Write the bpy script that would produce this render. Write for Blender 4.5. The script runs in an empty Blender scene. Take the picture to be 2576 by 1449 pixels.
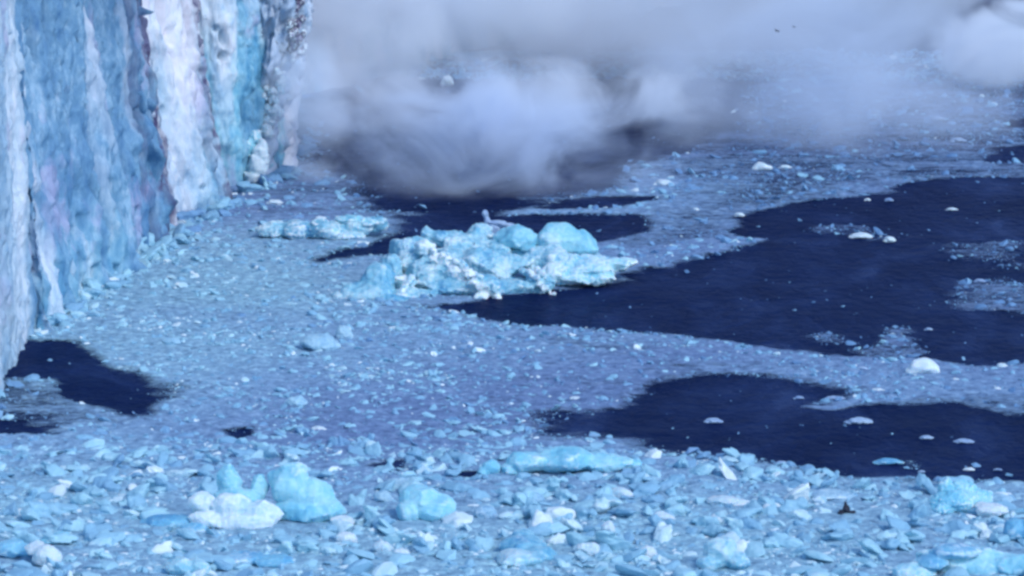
import bpy, bmesh, math, random
import numpy as np
from mathutils import Vector, Matrix

random.seed(7)
RNG = np.random.default_rng(7)
scene = bpy.context.scene
C = scene.collection

# ------------------------------------------------------------------ camera model
CAM_H, PITCH, F = 60.0, math.radians(10.0), 9165.0
CP, SP = math.cos(PITCH), math.sin(PITCH)


def ray(px, py):
    a = (px - 1288.0) / F
    b = (py - 724.5) / F
    return np.array((a, CP - b * SP, -SP - b * CP))


def gp(px, py, z=0.0):
    """ground point seen at that place of the photograph (2576 px wide)"""
    d = ray(px, py)
    t = (z - CAM_H) / d[2]
    return np.array((0, 0, CAM_H)) + d * t


def at(px, py, Y):
    d = ray(px, py)
    return np.array((0, 0, CAM_H)) + d * (Y / d[1])


def mpp(Y):
    return math.hypot(Y, CAM_H) / F * 1.0


# ------------------------------------------------------------------ noise (numpy)
def _hash(ix, iy, iz, s):
    h = (ix * 374761393 + iy * 668265263 + iz * 2147483647 + s * 1274126177) & 0xFFFFFFFF
    h = ((h ^ (h >> 13)) * 1274126177) & 0xFFFFFFFF
    h = ((h ^ (h >> 16)) * 2246822519) & 0xFFFFFFFF
    return (h ^ (h >> 15)) & 0xFFFFFFFF


def vnoise(p, s=0):
    """smooth 3D value noise, -1..1"""
    p = np.asarray(p, float)
    i = np.floor(p).astype(np.int64)
    f = p - i
    f = f * f * f * (f * (f * 6 - 15) + 10)
    out = np.zeros(len(p))
    for dx in (0, 1):
        wx = f[:, 0] if dx else 1 - f[:, 0]
        for dy in (0, 1):
            wy = f[:, 1] if dy else 1 - f[:, 1]
            for dz in (0, 1):
                wz = f[:, 2] if dz else 1 - f[:, 2]
                h = _hash(i[:, 0] + dx, i[:, 1] + dy, i[:, 2] + dz, s) / 4294967295.0
                out += wx * wy * wz * (h * 2 - 1)
    return out


def fbm(p, octv=4, s=0, gain=0.5):
    p = np.asarray(p, float)
    out, a, t = np.zeros(len(p)), 1.0, 0.0
    for k in range(octv):
        out += a * vnoise(p * (2.03 ** k) + 17.3 * k, s + k)
        t += a
        a *= gain
    return out / t


def ridged(p, octv=3, s=0):
    p = np.asarray(p, float)
    out, a, t = np.zeros(len(p)), 1.0, 0.0
    for k in range(octv):
        out += a * (1 - 2 * np.abs(vnoise(p * (2.1 ** k) + 9.1 * k, s + k)))
        t += a
        a *= 0.5
    return out / t


def cells(p, s=0):
    """worley noise: distance to nearest and second nearest feature, id of the nearest"""
    p = np.asarray(p, float)
    i = np.floor(p).astype(np.int64)
    d1 = np.full(len(p), 9.0)
    d2 = np.full(len(p), 9.0)
    idn = np.zeros(len(p))
    for dx in (-1, 0, 1):
        for dy in (-1, 0, 1):
            for dz in (-1, 0, 1):
                c = i + np.array((dx, dy, dz))
                q = np.stack([_hash(c[:, 0], c[:, 1], c[:, 2], s + k) / 4294967295.0 for k in range(3)], 1)
                d = np.linalg.norm(c + q - p, axis=1)
                near = d < d1
                d2 = np.where(near, d1, np.minimum(d2, d))
                idn = np.where(near, q[:, 0] * 0.5 + q[:, 1] * 0.5, idn)
                d1 = np.where(near, d, d1)
    return d1, d2, idn


def sstep(a, b, x):
    t = np.clip((x - a) / (b - a), 0, 1)
    return t * t * (3 - 2 * t)


# ------------------------------------------------------------------ objects
def tag(o, label=None, cat=None, group=None, kind=None):
    for k, v in (('label', label), ('category', cat), ('group', group), ('kind', kind)):
        if v:
            o[k] = v
    return o


def link(name, me, mat=None, parent=None):
    o = bpy.data.objects.new(name, me)
    C.objects.link(o)
    if mat is not None:
        me.materials.clear()
        me.materials.append(mat)
    if parent is not None:
        o.parent = parent
    return o


def empty(name, loc):
    o = bpy.data.objects.new(name, None)
    o.empty_display_size = 0.5
    C.objects.link(o)
    o.location = loc
    return o


def np_mesh(name, V, faces, smooth=True, attrs=None):
    """faces: (n,3) or (n,4) int array"""
    me = bpy.data.meshes.new(name)
    V = np.asarray(V, np.float32)
    Fc = np.asarray(faces, np.int32)
    k = Fc.shape[1]
    me.vertices.add(len(V))
    me.vertices.foreach_set('co', V.ravel())
    me.loops.add(Fc.size)
    me.loops.foreach_set('vertex_index', Fc.ravel())
    me.polygons.add(len(Fc))
    me.polygons.foreach_set('loop_start', np.arange(0, Fc.size, k, dtype=np.int32))
    me.polygons.foreach_set('loop_total', np.full(len(Fc), k, np.int32))
    me.polygons.foreach_set('use_smooth', np.full(len(Fc), smooth, bool))
    for an, av in (attrs or {}).items():
        a = me.attributes.new(an, 'FLOAT', 'POINT')
        a.data.foreach_set('value', np.asarray(av, np.float32))
    me.update()
    me.validate()
    return me


def grid_faces(nu, nv):
    """grid of nu columns, nv rows, vertex index = u*nv+v"""
    u, v = np.meshgrid(np.arange(nu - 1), np.arange(nv - 1), indexing='ij')
    a = (u * nv + v).ravel()
    return np.stack([a, a + nv, a + nv + 1, a + 1], 1)


# ------------------------------------------------------------------ materials
def new_mat(name):
    m = bpy.data.materials.new(name)
    m.use_nodes = True
    nt = m.node_tree
    nt.nodes.clear()
    out = nt.nodes.new('ShaderNodeOutputMaterial')
    bs = nt.nodes.new('ShaderNodeBsdfPrincipled')
    nt.links.new(bs.outputs[0], out.inputs['Surface'])
    return m, nt, bs, out


def N(nt, typ, **kw):
    n = nt.nodes.new(typ)
    for k, v in kw.items():
        if k in n.inputs:
            n.inputs[k].default_value = v
        else:
            setattr(n, k, v)
    return n


def ramp(nt, stops, interp='LINEAR'):
    r = nt.nodes.new('ShaderNodeValToRGB')
    r.color_ramp.interpolation = interp
    e = r.color_ramp.elements
    while len(e) < len(stops):
        e.new(0.5)
    for i, (p, c) in enumerate(stops):
        e[i].position = p
        e[i].color = (*c, 1)
    return r


def mixc(nt, fac, a, b, blend='MIX'):
    m = nt.nodes.new('ShaderNodeMix')
    m.data_type = 'RGBA'
    m.blend_type = blend
    for s, v in ((m.inputs[0], fac), (m.inputs[6], a), (m.inputs[7], b)):
        if hasattr(v, 'links'):
            nt.links.new(v, s)
        elif isinstance(v, (int, float)):
            s.default_value = v
        else:
            s.default_value = (*v, 1)
    return m.outputs[2]


def math_(nt, op, a, b=None, c=None, clamp=False):
    m = nt.nodes.new('ShaderNodeMath')
    m.operation = op
    m.use_clamp = clamp
    for s, v in zip(m.inputs, (a, b, c)):
        if v is None:
            continue
        if hasattr(v, 'links'):
            nt.links.new(v, s)
        else:
            s.default_value = v
    return m.outputs[0]


def pos_noise(nt, scale, detail=4, rough=0.55, dist=0.0, mapping=None):
    g = nt.nodes.new('ShaderNodeNewGeometry')
    src = g.outputs['Position']
    if mapping:
        mp = nt.nodes.new('ShaderNodeMapping')
        mp.inputs['Scale'].default_value = mapping
        nt.links.new(src, mp.inputs[0])
        src = mp.outputs[0]
    n = N(nt, 'ShaderNodeTexNoise', Scale=scale, Detail=detail, Roughness=rough, Distortion=dist)
    nt.links.new(src, n.inputs['Vector'])
    return n.outputs[0]


def attr(nt, name):
    a = nt.nodes.new('ShaderNodeAttribute')
    a.attribute_name = name
    return a.outputs['Fac']


def bump(nt, bs, h, strength, dist):
    b = nt.nodes.new('ShaderNodeBump')
    b.inputs['Strength'].default_value = strength
    b.inputs['Distance'].default_value = dist
    nt.links.new(h, b.inputs['Height'])
    nt.links.new(b.outputs[0], bs.inputs['Normal'])


DEEP, BLUE, CYAN, PALE, WHITE = (.045, .17, .45), (.10, .30, .56), (.20, .52, .70), (.42, .66, .80), (.80, .86, .90)
LAV, DIRT = (.50, .49, .70), (.045, .035, .085)


def ice_mat(name, stops, scale=0.35, mapping=None, rough=0.45, sss=0.0, bumpd=0.15, bumps=0.5, fine=2.2, use_tint=False, crust=True):
    m, nt, bs, out = new_mat(name)
    n1 = pos_noise(nt, scale, 5, 0.6, 0.4, mapping)
    n2 = pos_noise(nt, scale * 5.3, 3, 0.6, 0.2, mapping)
    f = math_(nt, 'MULTIPLY_ADD', n2, 0.35, math_(nt, 'MULTIPLY', n1, 0.75))
    if use_tint:
        f = math_(nt, 'ADD', math_(nt, 'MULTIPLY', f, 0.35), math_(nt, 'MULTIPLY', attr(nt, 'tint'), 0.80))
    r = ramp(nt, stops)
    nt.links.new(f, r.inputs[0])
    col = r.outputs[0]
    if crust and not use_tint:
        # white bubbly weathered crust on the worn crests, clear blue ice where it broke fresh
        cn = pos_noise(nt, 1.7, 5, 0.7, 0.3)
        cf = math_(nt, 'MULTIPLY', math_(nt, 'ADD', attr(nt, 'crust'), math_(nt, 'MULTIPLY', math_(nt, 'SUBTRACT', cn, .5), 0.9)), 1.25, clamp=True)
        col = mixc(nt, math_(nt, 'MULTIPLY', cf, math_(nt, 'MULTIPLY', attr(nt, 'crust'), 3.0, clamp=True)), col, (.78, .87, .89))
    nt.links.new(col, bs.inputs['Base Color'])
    bs.inputs['Roughness'].default_value = rough
    bs.inputs['IOR'].default_value = 1.31
    if sss:
        bs.inputs['Subsurface Weight'].default_value = sss
        bs.inputs['Subsurface Radius'].default_value = (0.25, 0.8, 1.0)
        bs.inputs['Subsurface Scale'].default_value = 0.6
    bump(nt, bs, pos_noise(nt, fine, 5, 0.65), bumps, bumpd)
    return m


M = {}
M['berg'] = ice_mat('blue_glacier_ice', [(0.38, (.075, .28, .50)), (0.47, (.15, .42, .59)), (0.57, (.29, .56, .67)), (0.68, (.55, .72, .76))], 0.34, sss=0.35, bumpd=.2)
M['boulder'] = ice_mat('smooth_clear_ice', [(0.34, (.12, .40, .58)), (0.5, (.23, .56, .69)), (0.66, (.40, .69, .76))], 0.3, sss=0.4, bumpd=.08, bumps=.3)
M['snow'] = ice_mat('granular_white_ice', [(0.30, (.36, .56, .68)), (0.45, (.50, .66, .73)), (0.60, (.64, .73, .77))], 0.5, sss=0.2, bumpd=.2, rough=.6)
M['pale'] = ice_mat('weathered_pale_ice', [(0.32, (.28, .54, .68)), (0.46, (.46, .65, .74)), (0.60, (.62, .73, .79))], 0.4, sss=0.25, bumpd=.15, rough=.55)
M['soft'] = ice_mat('soaked_pale_ice', [(0.32, (.20, .38, .56)), (0.5, (.29, .50, .64)), (0.66, (.42, .62, .71))], 0.6, bumpd=.1, rough=.5)
M['floe'] = ice_mat('waterlogged_grey_ice', [(0.32, (.14, .24, .44)), (0.5, (.26, .37, .56)), (0.66, (.38, .50, .64))], 0.5, bumpd=.08, rough=.5, crust=False)
M['deep'] = ice_mat('deep_blue_ice', [(0.30, (.07, .26, .50)), (0.50, (.14, .40, .60)), (0.66, (.26, .56, .70))], 0.3, sss=0.3, bumpd=.12)
M['chunk'] = ice_mat('brash_chunk_ice', [(0.12, (.08, .17, .34)), (0.34, (.17, .32, .52)), (0.54, (.25, .47, .62)), (0.74, (.38, .64, .73)), (0.92, (.74, .84, .86))],
                     0.9, bumpd=.1, bumps=.5, fine=3.0, use_tint=True)
M['debris'] = ice_mat('dirty_debris_ice', [(0.35, DIRT), (0.55, (.12, .10, .17)), (0.75, LAV)], 1.2, bumpd=.2)


def wall_mat():
    m, nt, bs, out = new_mat('fluted_glacier_ice')
    st = (1.0, 0.40, 0.24)
    n1 = pos_noise(nt, 0.30, 5, 0.62, 0.5, st)
    n2 = pos_noise(nt, 1.5, 5, 0.72, 0.3, (1, .5, .40))
    f = math_(nt, 'MULTIPLY_ADD', n2, 0.5, math_(nt, 'MULTIPLY', n1, 0.62))
    blue = ramp(nt, [(0.34, (.045, .15, .34)), (0.46, (.11, .25, .43)), (0.58, (.18, .35, .52)), (0.68, (.33, .51, .66)), (0.78, (.52, .57, .72))])
    cyan = ramp(nt, [(0.36, (.07, .27, .48)), (0.48, (.15, .44, .61)), (0.60, (.33, .62, .72)), (0.72, (.74, .84, .86))])
    white = ramp(nt, [(0.34, (.34, .52, .70)), (0.45, (.56, .68, .80)), (0.55, (.80, .82, .88)), (0.70, (.86, .82, .88))])
    for r in (blue, cyan, white):
        nt.links.new(f, r.inputs[0])
    c = mixc(nt, attr(nt, 'cyan'), blue.outputs[0], cyan.outputs[0])
    c = mixc(nt, attr(nt, 'white'), c, white.outputs[0])
    pink = pos_noise(nt, 0.20, 4, 0.65, 0.6, (1, .5, .34))
    pk = ramp(nt, [(0.56, (0, 0, 0)), (0.66, (1, 1, 1))])
    nt.links.new(pink, pk.inputs[0])
    c = mixc(nt, math_(nt, 'MULTIPLY', pk.outputs[0], 0.55), c, (.50, .46, .66))
    dn = pos_noise(nt, 0.9, 5, 0.75, 0.6, (1, .6, .5))
    dr = math_(nt, 'MULTIPLY', attr(nt, 'dirt'), math_(nt, 'MULTIPLY_ADD', dn, 2.2, -0.35, clamp=True), clamp=True)
    c = mixc(nt, dr, c, (.085, .065, .15))
    nt.links.new(c, bs.inputs['Base Color'])
    bs.inputs['Roughness'].default_value = 0.5
    bs.inputs['IOR'].default_value = 1.31
    bump(nt, bs, pos_noise(nt, 1.4, 6, 0.72, 0.0, (1, .6, .5)), 0.7, 0.35)
    return m


M['wall'] = wall_mat()


def water_mat():
    m, nt, bs, out = new_mat('dark_fjord_water')
    n = pos_noise(nt, 0.11, 5, 0.65, 0.6, (1, 0.45, 1))
    r = ramp(nt, [(0.36, (.0045, .0125, .055)), (0.50, (.0080, .0190, .072)), (0.60, (.0150, .0310, .100)), (0.70, (.0300, .0540, .140))])
    nt.links.new(n, r.inputs[0])
    nt.links.new(r.outputs[0], bs.inputs['Base Color'])
    bs.inputs['Roughness'].default_value = 0.35
    bs.inputs['IOR'].default_value = 1.33
    bs.inputs['Specular IOR Level'].default_value = 0.004
    bs.inputs['Specular Tint'].default_value = (.35, .5, 1, 1)
    h = math_(nt, 'ADD', pos_noise(nt, 0.8, 4, 0.6, 0.3, (1, .6, 1)), pos_noise(nt, 0.15, 2, .5))
    bump(nt, bs, h, 0.8, 0.5)
    return m


M['water'] = water_mat()


def slush_mat():
    m, nt, bs, out = new_mat('brash_slush')
    n = pos_noise(nt, 0.02, 3, 0.55, 0.3)
    n2 = pos_noise(nt, 1.1, 5, 0.7, 0.3)
    a = ramp(nt, [(0.0, (.165, .245, .42)), (0.45, (.235, .375, .54)), (1.0, (.30, .50, .61))])
    nt.links.new(math_(nt, 'MULTIPLY_ADD', math_(nt, 'SUBTRACT', n, .5), 1.6, attr(nt, 'pale')), a.inputs[0])
    b = ramp(nt, [(0.28, (.30, .34, .42)), (0.42, (.85, .87, .9)), (0.52, (1.1, 1.1, 1.08)), (0.62, (1.5, 1.45, 1.3)), (0.72, (2.2, 1.95, 1.6))])
    nt.links.new(n2, b.inputs[0])
    c = mixc(nt, 1.0, a.outputs[0], b.outputs[0], 'MULTIPLY')
    nt.links.new(c, bs.inputs['Base Color'])
    bs.inputs['Roughness'].default_value = 0.6
    bs.inputs['Specular IOR Level'].default_value = 0.2
    bump(nt, bs, pos_noise(nt, 1.8, 5, 0.7), 0.8, 0.3)
    # loose slush thins out into grains over the dark water
    g1 = pos_noise(nt, 0.9, 6, 0.75, 0.5, (.55, 1, 1))
    g2 = pos_noise(nt, 0.16, 4, 0.6, 0.8, (.5, 1, 1))
    g = math_(nt, 'MULTIPLY_ADD', g1, 0.55, math_(nt, 'MULTIPLY', g2, 0.45))
    g = math_(nt, 'MULTIPLY', math_(nt, 'SUBTRACT', g, 0.5), 2.6)
    cov = attr(nt, 'cover')
    al = math_(nt, 'ADD', math_(nt, 'MULTIPLY_ADD', cov, 2.2, -0.85), math_(nt, 'MULTIPLY', g, 1.7), clamp=True)
    nt.links.new(al, bs.inputs['Alpha'])
    return m


M['slush'] = slush_mat()


def plain(name, col, rough=0.7):
    m, nt, bs, out = new_mat(name)
    n = pos_noise(nt, 4.0, 4)
    r = ramp(nt, [(0.3, tuple(c * .6 for c in col)), (0.7, tuple(min(1, c * 1.4) for c in col))])
    nt.links.new(n, r.inputs[0])
    nt.links.new(r.outputs[0], bs.inputs['Base Color'])
    bs.inputs['Roughness'].default_value = rough
    return m


M['dark'] = plain('dark_feathers_and_rock', (.02, .022, .04))

# ------------------------------------------------------------------ open water (traced on the photo, laid on the sea)
WATER = [
    # polygon, openness 0..1, edge softness in metres (positive = wide)
    ([(1090, 768), (1200, 757), (1300, 744), (1400, 729), (1500, 712), (1560, 700), (1610, 690), (1610, 680), (1700, 668), (1800, 650), (1900, 622), (1905, 612), (1850, 590), (1845, 545), (1900, 530), (2000, 512),
      (2100, 500), (2200, 490), (2300, 455), (2450, 448), (2800, 448), (2800, 905), (2450, 915), (2350, 900), (2200, 905), (2050, 895), (1930, 885), (1800, 860), (1650, 835),
      (1500, 825), (1300, 815), (1220, 795)], 1.0, 1.2),
    ([(1370, 1080), (1430, 1045), (1560, 1005), (1650, 965), (1800, 942), (2000, 945), (2130, 965), (2160, 985), (2060, 1002), (2140, 1012), (2300, 1000), (2450, 985), (2800, 990), (2800, 1218), (2400, 1215),
      (2250, 1212), (2100, 1197), (2000, 1172), (1850, 1152), (1700, 1132), (1550, 1112), (1450, 1102)], 1.0, 2.2),
    ([(55, 810), (90, 850), (200, 858), (270, 905), (300, 935), (390, 962), (410, 990), (400, 1035), (340, 1050), (250, 1022), (160, 1000), (150, 960), (-60, 950), (-200, 900), (0, 850)], 1.0, 1.2),
    ([(-100, 1030), (0, 1050), (160, 1072), (190, 1095), (60, 1090), (-100, 1090)], 0.95, 1.2),
    ([(-100, 950), (150, 960), (160, 1000), (250, 1030), (330, 1060), (200, 1090), (-100, 1090)], 0.42, 3.0),
    ([(980, 545), (1620, 545), (1650, 575), (1560, 600), (1100, 640), (920, 645), (790, 672), (770, 660), (900, 625), (985, 590)], 1.0, 1.5),
    ([(1000, 528), (1280, 526), (1290, 558), (1000, 560)], 0.72, 1.6),
    ([(1340, 525), (1400, 500), (1500, 488), (1620, 490), (1660, 505), (1560, 522), (1400, 528)], 0.9, 1.5),
    ([(860, 440), (880, 500), (1000, 542), (1300, 530), (1500, 470), (1660, 400), (1850, 330), (1900, 280), (1900, 200), (800, 200), (760, 330), (800, 420)], 0.92, 4.0),
    ([(2480, 370), (2800, 360), (2800, 412), (2500, 408)], 0.95, 1.5),
    ([(2540, 300), (2800, 280), (2800, 325), (2550, 325)], 0.9, 1.5),
    ([(2250, 430), (2390, 420), (2400, 435), (2270, 445)], 0.6, 2),
    ([(1640, 330), (1900, 230), (2800, 190), (2800, 452), (2300, 462), (2000, 520), (1860, 550), (1900, 610), (1600, 680), (1560, 600), (1650, 500)], 0.36, 5.0),  # far right brash thinned: dark water showing through stands in for mist shade
    ([(560, 470), (870, 450), (1000, 545), (640, 560)], 0.22, 4.0),
    ([(1500, 850), (2000, 920), (1900, 950), (1500, 1040), (1250, 1080), (1250, 960)], 0.20, 6.0),
    ([(1136, 1187), (1202, 1187), (1200, 1203), (1140, 1203)], 1.0, .25),
    ([(935, 1157), (1009, 1158), (1006, 1182), (900, 1178)], 0.75, .5),
    ([(560, 1088), (640, 1076), (648, 1096), (590, 1112)], 0.8, .6),
    ([(2350, 720), (2576, 690), (2800, 720), (2800, 800), (2400, 800)], -0.60, 2.4),
    ([(2420, 620), (2640, 610), (2640, 690), (2500, 680)], -0.50, 2.0),
    ([(2130, 840), (2300, 850), (2300, 905), (2150, 900)], -0.62, 1.3),
    ([(2170, 1146), (2290, 1150), (2300, 1176), (2230, 1172)], -0.55, .8),
    ([(2060, 994), (2190, 990), (2200, 1006), (2070, 1010)], -0.6, .6),
    ([(1900, 1096), (2070, 1102), (2060, 1112), (1920, 1110)], -0.5, .5),
    ([(2200, 975), (2800, 960), (2800, 1020), (2400, 1030)], -0.62, 1.3),
    ([(1760, 620), (1940, 612), (1700, 672), (1560, 690), (1560, 660)], -0.8, 1.5),
    ([(2090, 585), (2280, 583), (2300, 618), (2110, 612)], -0.5, .8),
]


def seg_dist(P, poly):
    """signed distance of 2D points to a polygon, negative inside"""
    d = np.full(len(P), 1e9)
    inside = np.zeros(len(P), bool)
    n = len(poly)
    for i in range(n):
        a, b = poly[i], poly[(i + 1) % n]
        ab = b - a
        t = np.clip(((P - a) @ ab) / max(ab @ ab, 1e-9), 0, 1)
        q = P - a - t[:, None] * ab
        d = np.minimum(d, np.sqrt((q * q).sum(1)))
        cond = ((a[1] > P[:, 1]) != (b[1] > P[:, 1]))
        with np.errstate(divide='ignore', invalid='ignore'):
            xi = (b[0] - a[0]) * (P[:, 1] - a[1]) / (b[1] - a[1]) + a[0]
        inside ^= cond & (P[:, 0] < xi)
    return np.where(inside, -d, d)


WPOLY = [(np.array([gp(x, y)[:2] for x, y in pl]), w, s) for pl, w, s in WATER]


def openness(P, soft=1.0):
    """0 = packed with brash, 1 = open water, at ground points (n,2)"""
    P = np.asarray(P, float)
    wob = np.stack([fbm(np.c_[P * .12, np.zeros(len(P))], 3, 3), fbm(np.c_[P * .12, np.ones(len(P)) * 5], 3, 4)], 1)
    o = np.zeros(len(P))
    neg = np.zeros(len(P))
    for poly, w, s in WPOLY:
        s = s * soft
        lo, hi = poly.min(0) - 3 * s - 9, poly.max(0) + 3 * s + 9
        k = np.where(((P > lo) & (P < hi)).all(1))[0]
        if not len(k):
            continue
        d = seg_dist(P[k] + wob[k] * (min(s, 2.5) * np.array((1.2, 1.6)) if w > 0 else np.array((7.0, 9.0))), poly)
        g = sstep(s, -s, d)
        if w > 0:
            o[k] = np.maximum(o[k], w * g)
        else:
            neg[k] = np.maximum(neg[k], -w * g)
    return np.clip(o - neg, 0, 1)


def paleness(P):
    """how much fresh pale ice the brash holds: more at the glacier foot and towards the camera, less by the leads and far right, where mist shade is put into the colour"""
    left = sstep(2, -26, P[:, 0] + (P[:, 1] - 300) * .06) * sstep(400, 350, P[:, 1]) * sstep(268, 300, P[:, 1])
    near = sstep(285, 245, P[:, 1])
    return np.clip(.25 + .45 * left + .6 * near - .2 * sstep(-5, 20, P[:, 0]) * sstep(265, 290, P[:, 1]), 0, 1)


# ------------------------------------------------------------------ sea and slush
def build_sea():
    R = 9000
    nx = 2
    me = np_mesh('water', [(-R, -400, 0), (R, -400, 0), (R, R, 0), (-R, R, 0)], [(0, 1, 2, 3)])
    tag(link('water', me, M['water']), 'dark navy open fjord water between fields of brash ice', 'water', kind='structure')
    # slush sheet: rows follow the distance so it stays fine near the camera
    ys, y = [], 205.0
    while y < 560:
        ys.append(y)
        y += 0.32 * (y / 230.0) ** 1.2
    ys = np.array(ys)
    nu = 460
    t = np.linspace(-1, 1, nu)
    X = t[:, None] * (ys[None, :] * 0.152 + 6)
    Y = np.repeat(ys[None, :], nu, 0)
    P = np.stack([X.ravel(), Y.ravel()], 1)
    o = openness(P, 1.7)
    p3 = np.c_[P, np.zeros(len(P))]
    d1, d2, idn = cells(p3 * np.array((.75, .75, 1)), 5)
    h = 0.16 + 0.10 * fbm(p3 * .35, 3, 8) + 0.30 * (idn - .5) * sstep(0.02, .2, d2 - d1) + 0.10 * fbm(p3 * 1.6, 2, 12)
    cover = np.clip(1 - o, 0, 1) * (1 - sstep(490, 540, P[:, 1]))
    z = np.maximum(h * sstep(.1, .8, cover), 0.015) - .6 * (cover < .02)
    me = np_mesh('slush', np.c_[P, z], grid_faces(nu, len(ys)), True, {'pale': paleness(P), 'cover': cover})
    tag(link('slush', me, M['slush']), 'blue grey slush of crushed ice floating over the fjord', 'slush', kind='stuff')


build_sea()


# ------------------------------------------------------------------ ice chunk prototypes
def hull_verts(n, seed, squash=(1, 1, 1), sub=1, jitter=.25):
    r = random.Random(seed)
    bm = bmesh.new()
    for k in range(n):
        v = Vector((r.gauss(0, 1), r.gauss(0, 1), r.gauss(0, 1))).normalized() * (1 - jitter * r.random())
        bm.verts.new((v.x * squash[0], v.y * squash[1], v.z * squash[2]))
    res = bmesh.ops.convex_hull(bm, input=bm.verts)
    junk = [e for e in res['geom_interior'] + res['geom_unused'] if isinstance(e, bmesh.types.BMVert)]
    if junk:
        bmesh.ops.delete(bm, geom=list(set(junk)), context='VERTS')
    if sub:
        bmesh.ops.subdivide_edges(bm, edges=bm.edges[:], cuts=1, smooth=0.35, use_grid_fill=True)
    bmesh.ops.triangulate(bm, faces=bm.faces[:])
    bm.verts.ensure_lookup_table()
    V = np.array([v.co[:] for v in bm.verts])
    Fc = np.array([[v.index for v in f.verts] for f in bm.faces])
    bm.free()
    return V, Fc


PROTO_LOW = [hull_verts(11, 200 + k, (1, .85, .75), 0, .42) for k in range(24)]


def merged_hulls(seed):
    r = random.Random(seed)
    VV, FF, b = [], [], 0
    for k in range(2):
        V, Fc = hull_verts(11, seed * 7 + k, (1, .85, .8), 0, .4)
        V = V * (1 if k == 0 else r.uniform(.5, .75)) + (np.array((r.uniform(-.6, .6), r.uniform(-.6, .6), r.uniform(-.1, .3))) if k else 0)
        VV.append(V)
        FF.append(Fc + b)
        b += len(V)
    return np.concatenate(VV), np.concatenate(FF)


PROTO = [merged_hulls(300 + k) for k in range(10)] + [hull_verts(13, 330 + k, (1, .85, .8), 1, .35) for k in range(10)]


def rot_xyz(a, b, c):
    return np.array(Matrix.Rotation(c, 3, 'Z') @ Matrix.Rotation(b, 3, 'Y') @ Matrix.Rotation(a, 3, 'X'))


def scatter():
    """positions, sizes and tints of every chunk of brash on the sea"""
    pts = []
    n_try = 380000
    # uniform in screen-ish space weighting: more, smaller pieces near the camera
    y = 222 + (545 - 222) * RNG.random(n_try) ** 1.25
    x = (RNG.random(n_try) * 2 - 1) * (y * 0.147 + 3)
    P = np.c_[x, y]
    o = openness(P)
    clump = fbm(np.c_[P * .09, np.zeros(n_try)], 3, 41)
    prob = np.clip(1.0 - 1.12 * o, 0.0, 1) ** 2.2 * np.clip(.62 + .75 * clump + .35 * sstep(285, 255, P[:, 1]), .10, 1.2) + 0.003
    keep = RNG.random(n_try) < prob
    P, o, clump = P[keep], o[keep], clump[keep]
    n = len(P)
    size = 0.115 * (1 - RNG.random(n)) ** (-1 / 2.25)
    size = np.clip(size, 0.115, np.interp(P[:, 1], [255, 285, 420], [1.5, .60, .75])) * np.clip(.8 + (P[:, 1] - 230) / 450, .8, 1.3)
    size *= 1 + .12 * sstep(285, 255, P[:, 1])
    size *= np.where(o > .5, .8, 1.0)
    t = RNG.random(n)
    tint = np.clip(0.42 + (.20 - .08 * sstep(265, 300, P[:, 1])) * RNG.standard_normal(n) + 0.16 * clump, 0.05, .78)
    tint = np.where(P[:, 1] < 290, np.maximum(tint * .75 + .11, .26), tint)
    tint = np.where(t < .075, .85 + .25 * RNG.random(n), tint)
    # far out the field is greyer and darker, the near edge of the photo lighter
    tint = np.where((o > .25) & (RNG.random(n) < .85), np.minimum(tint, .8) * .55, tint)
    tint += 0.34 * (paleness(P) - .35)
    return P, size, tint, o


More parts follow.
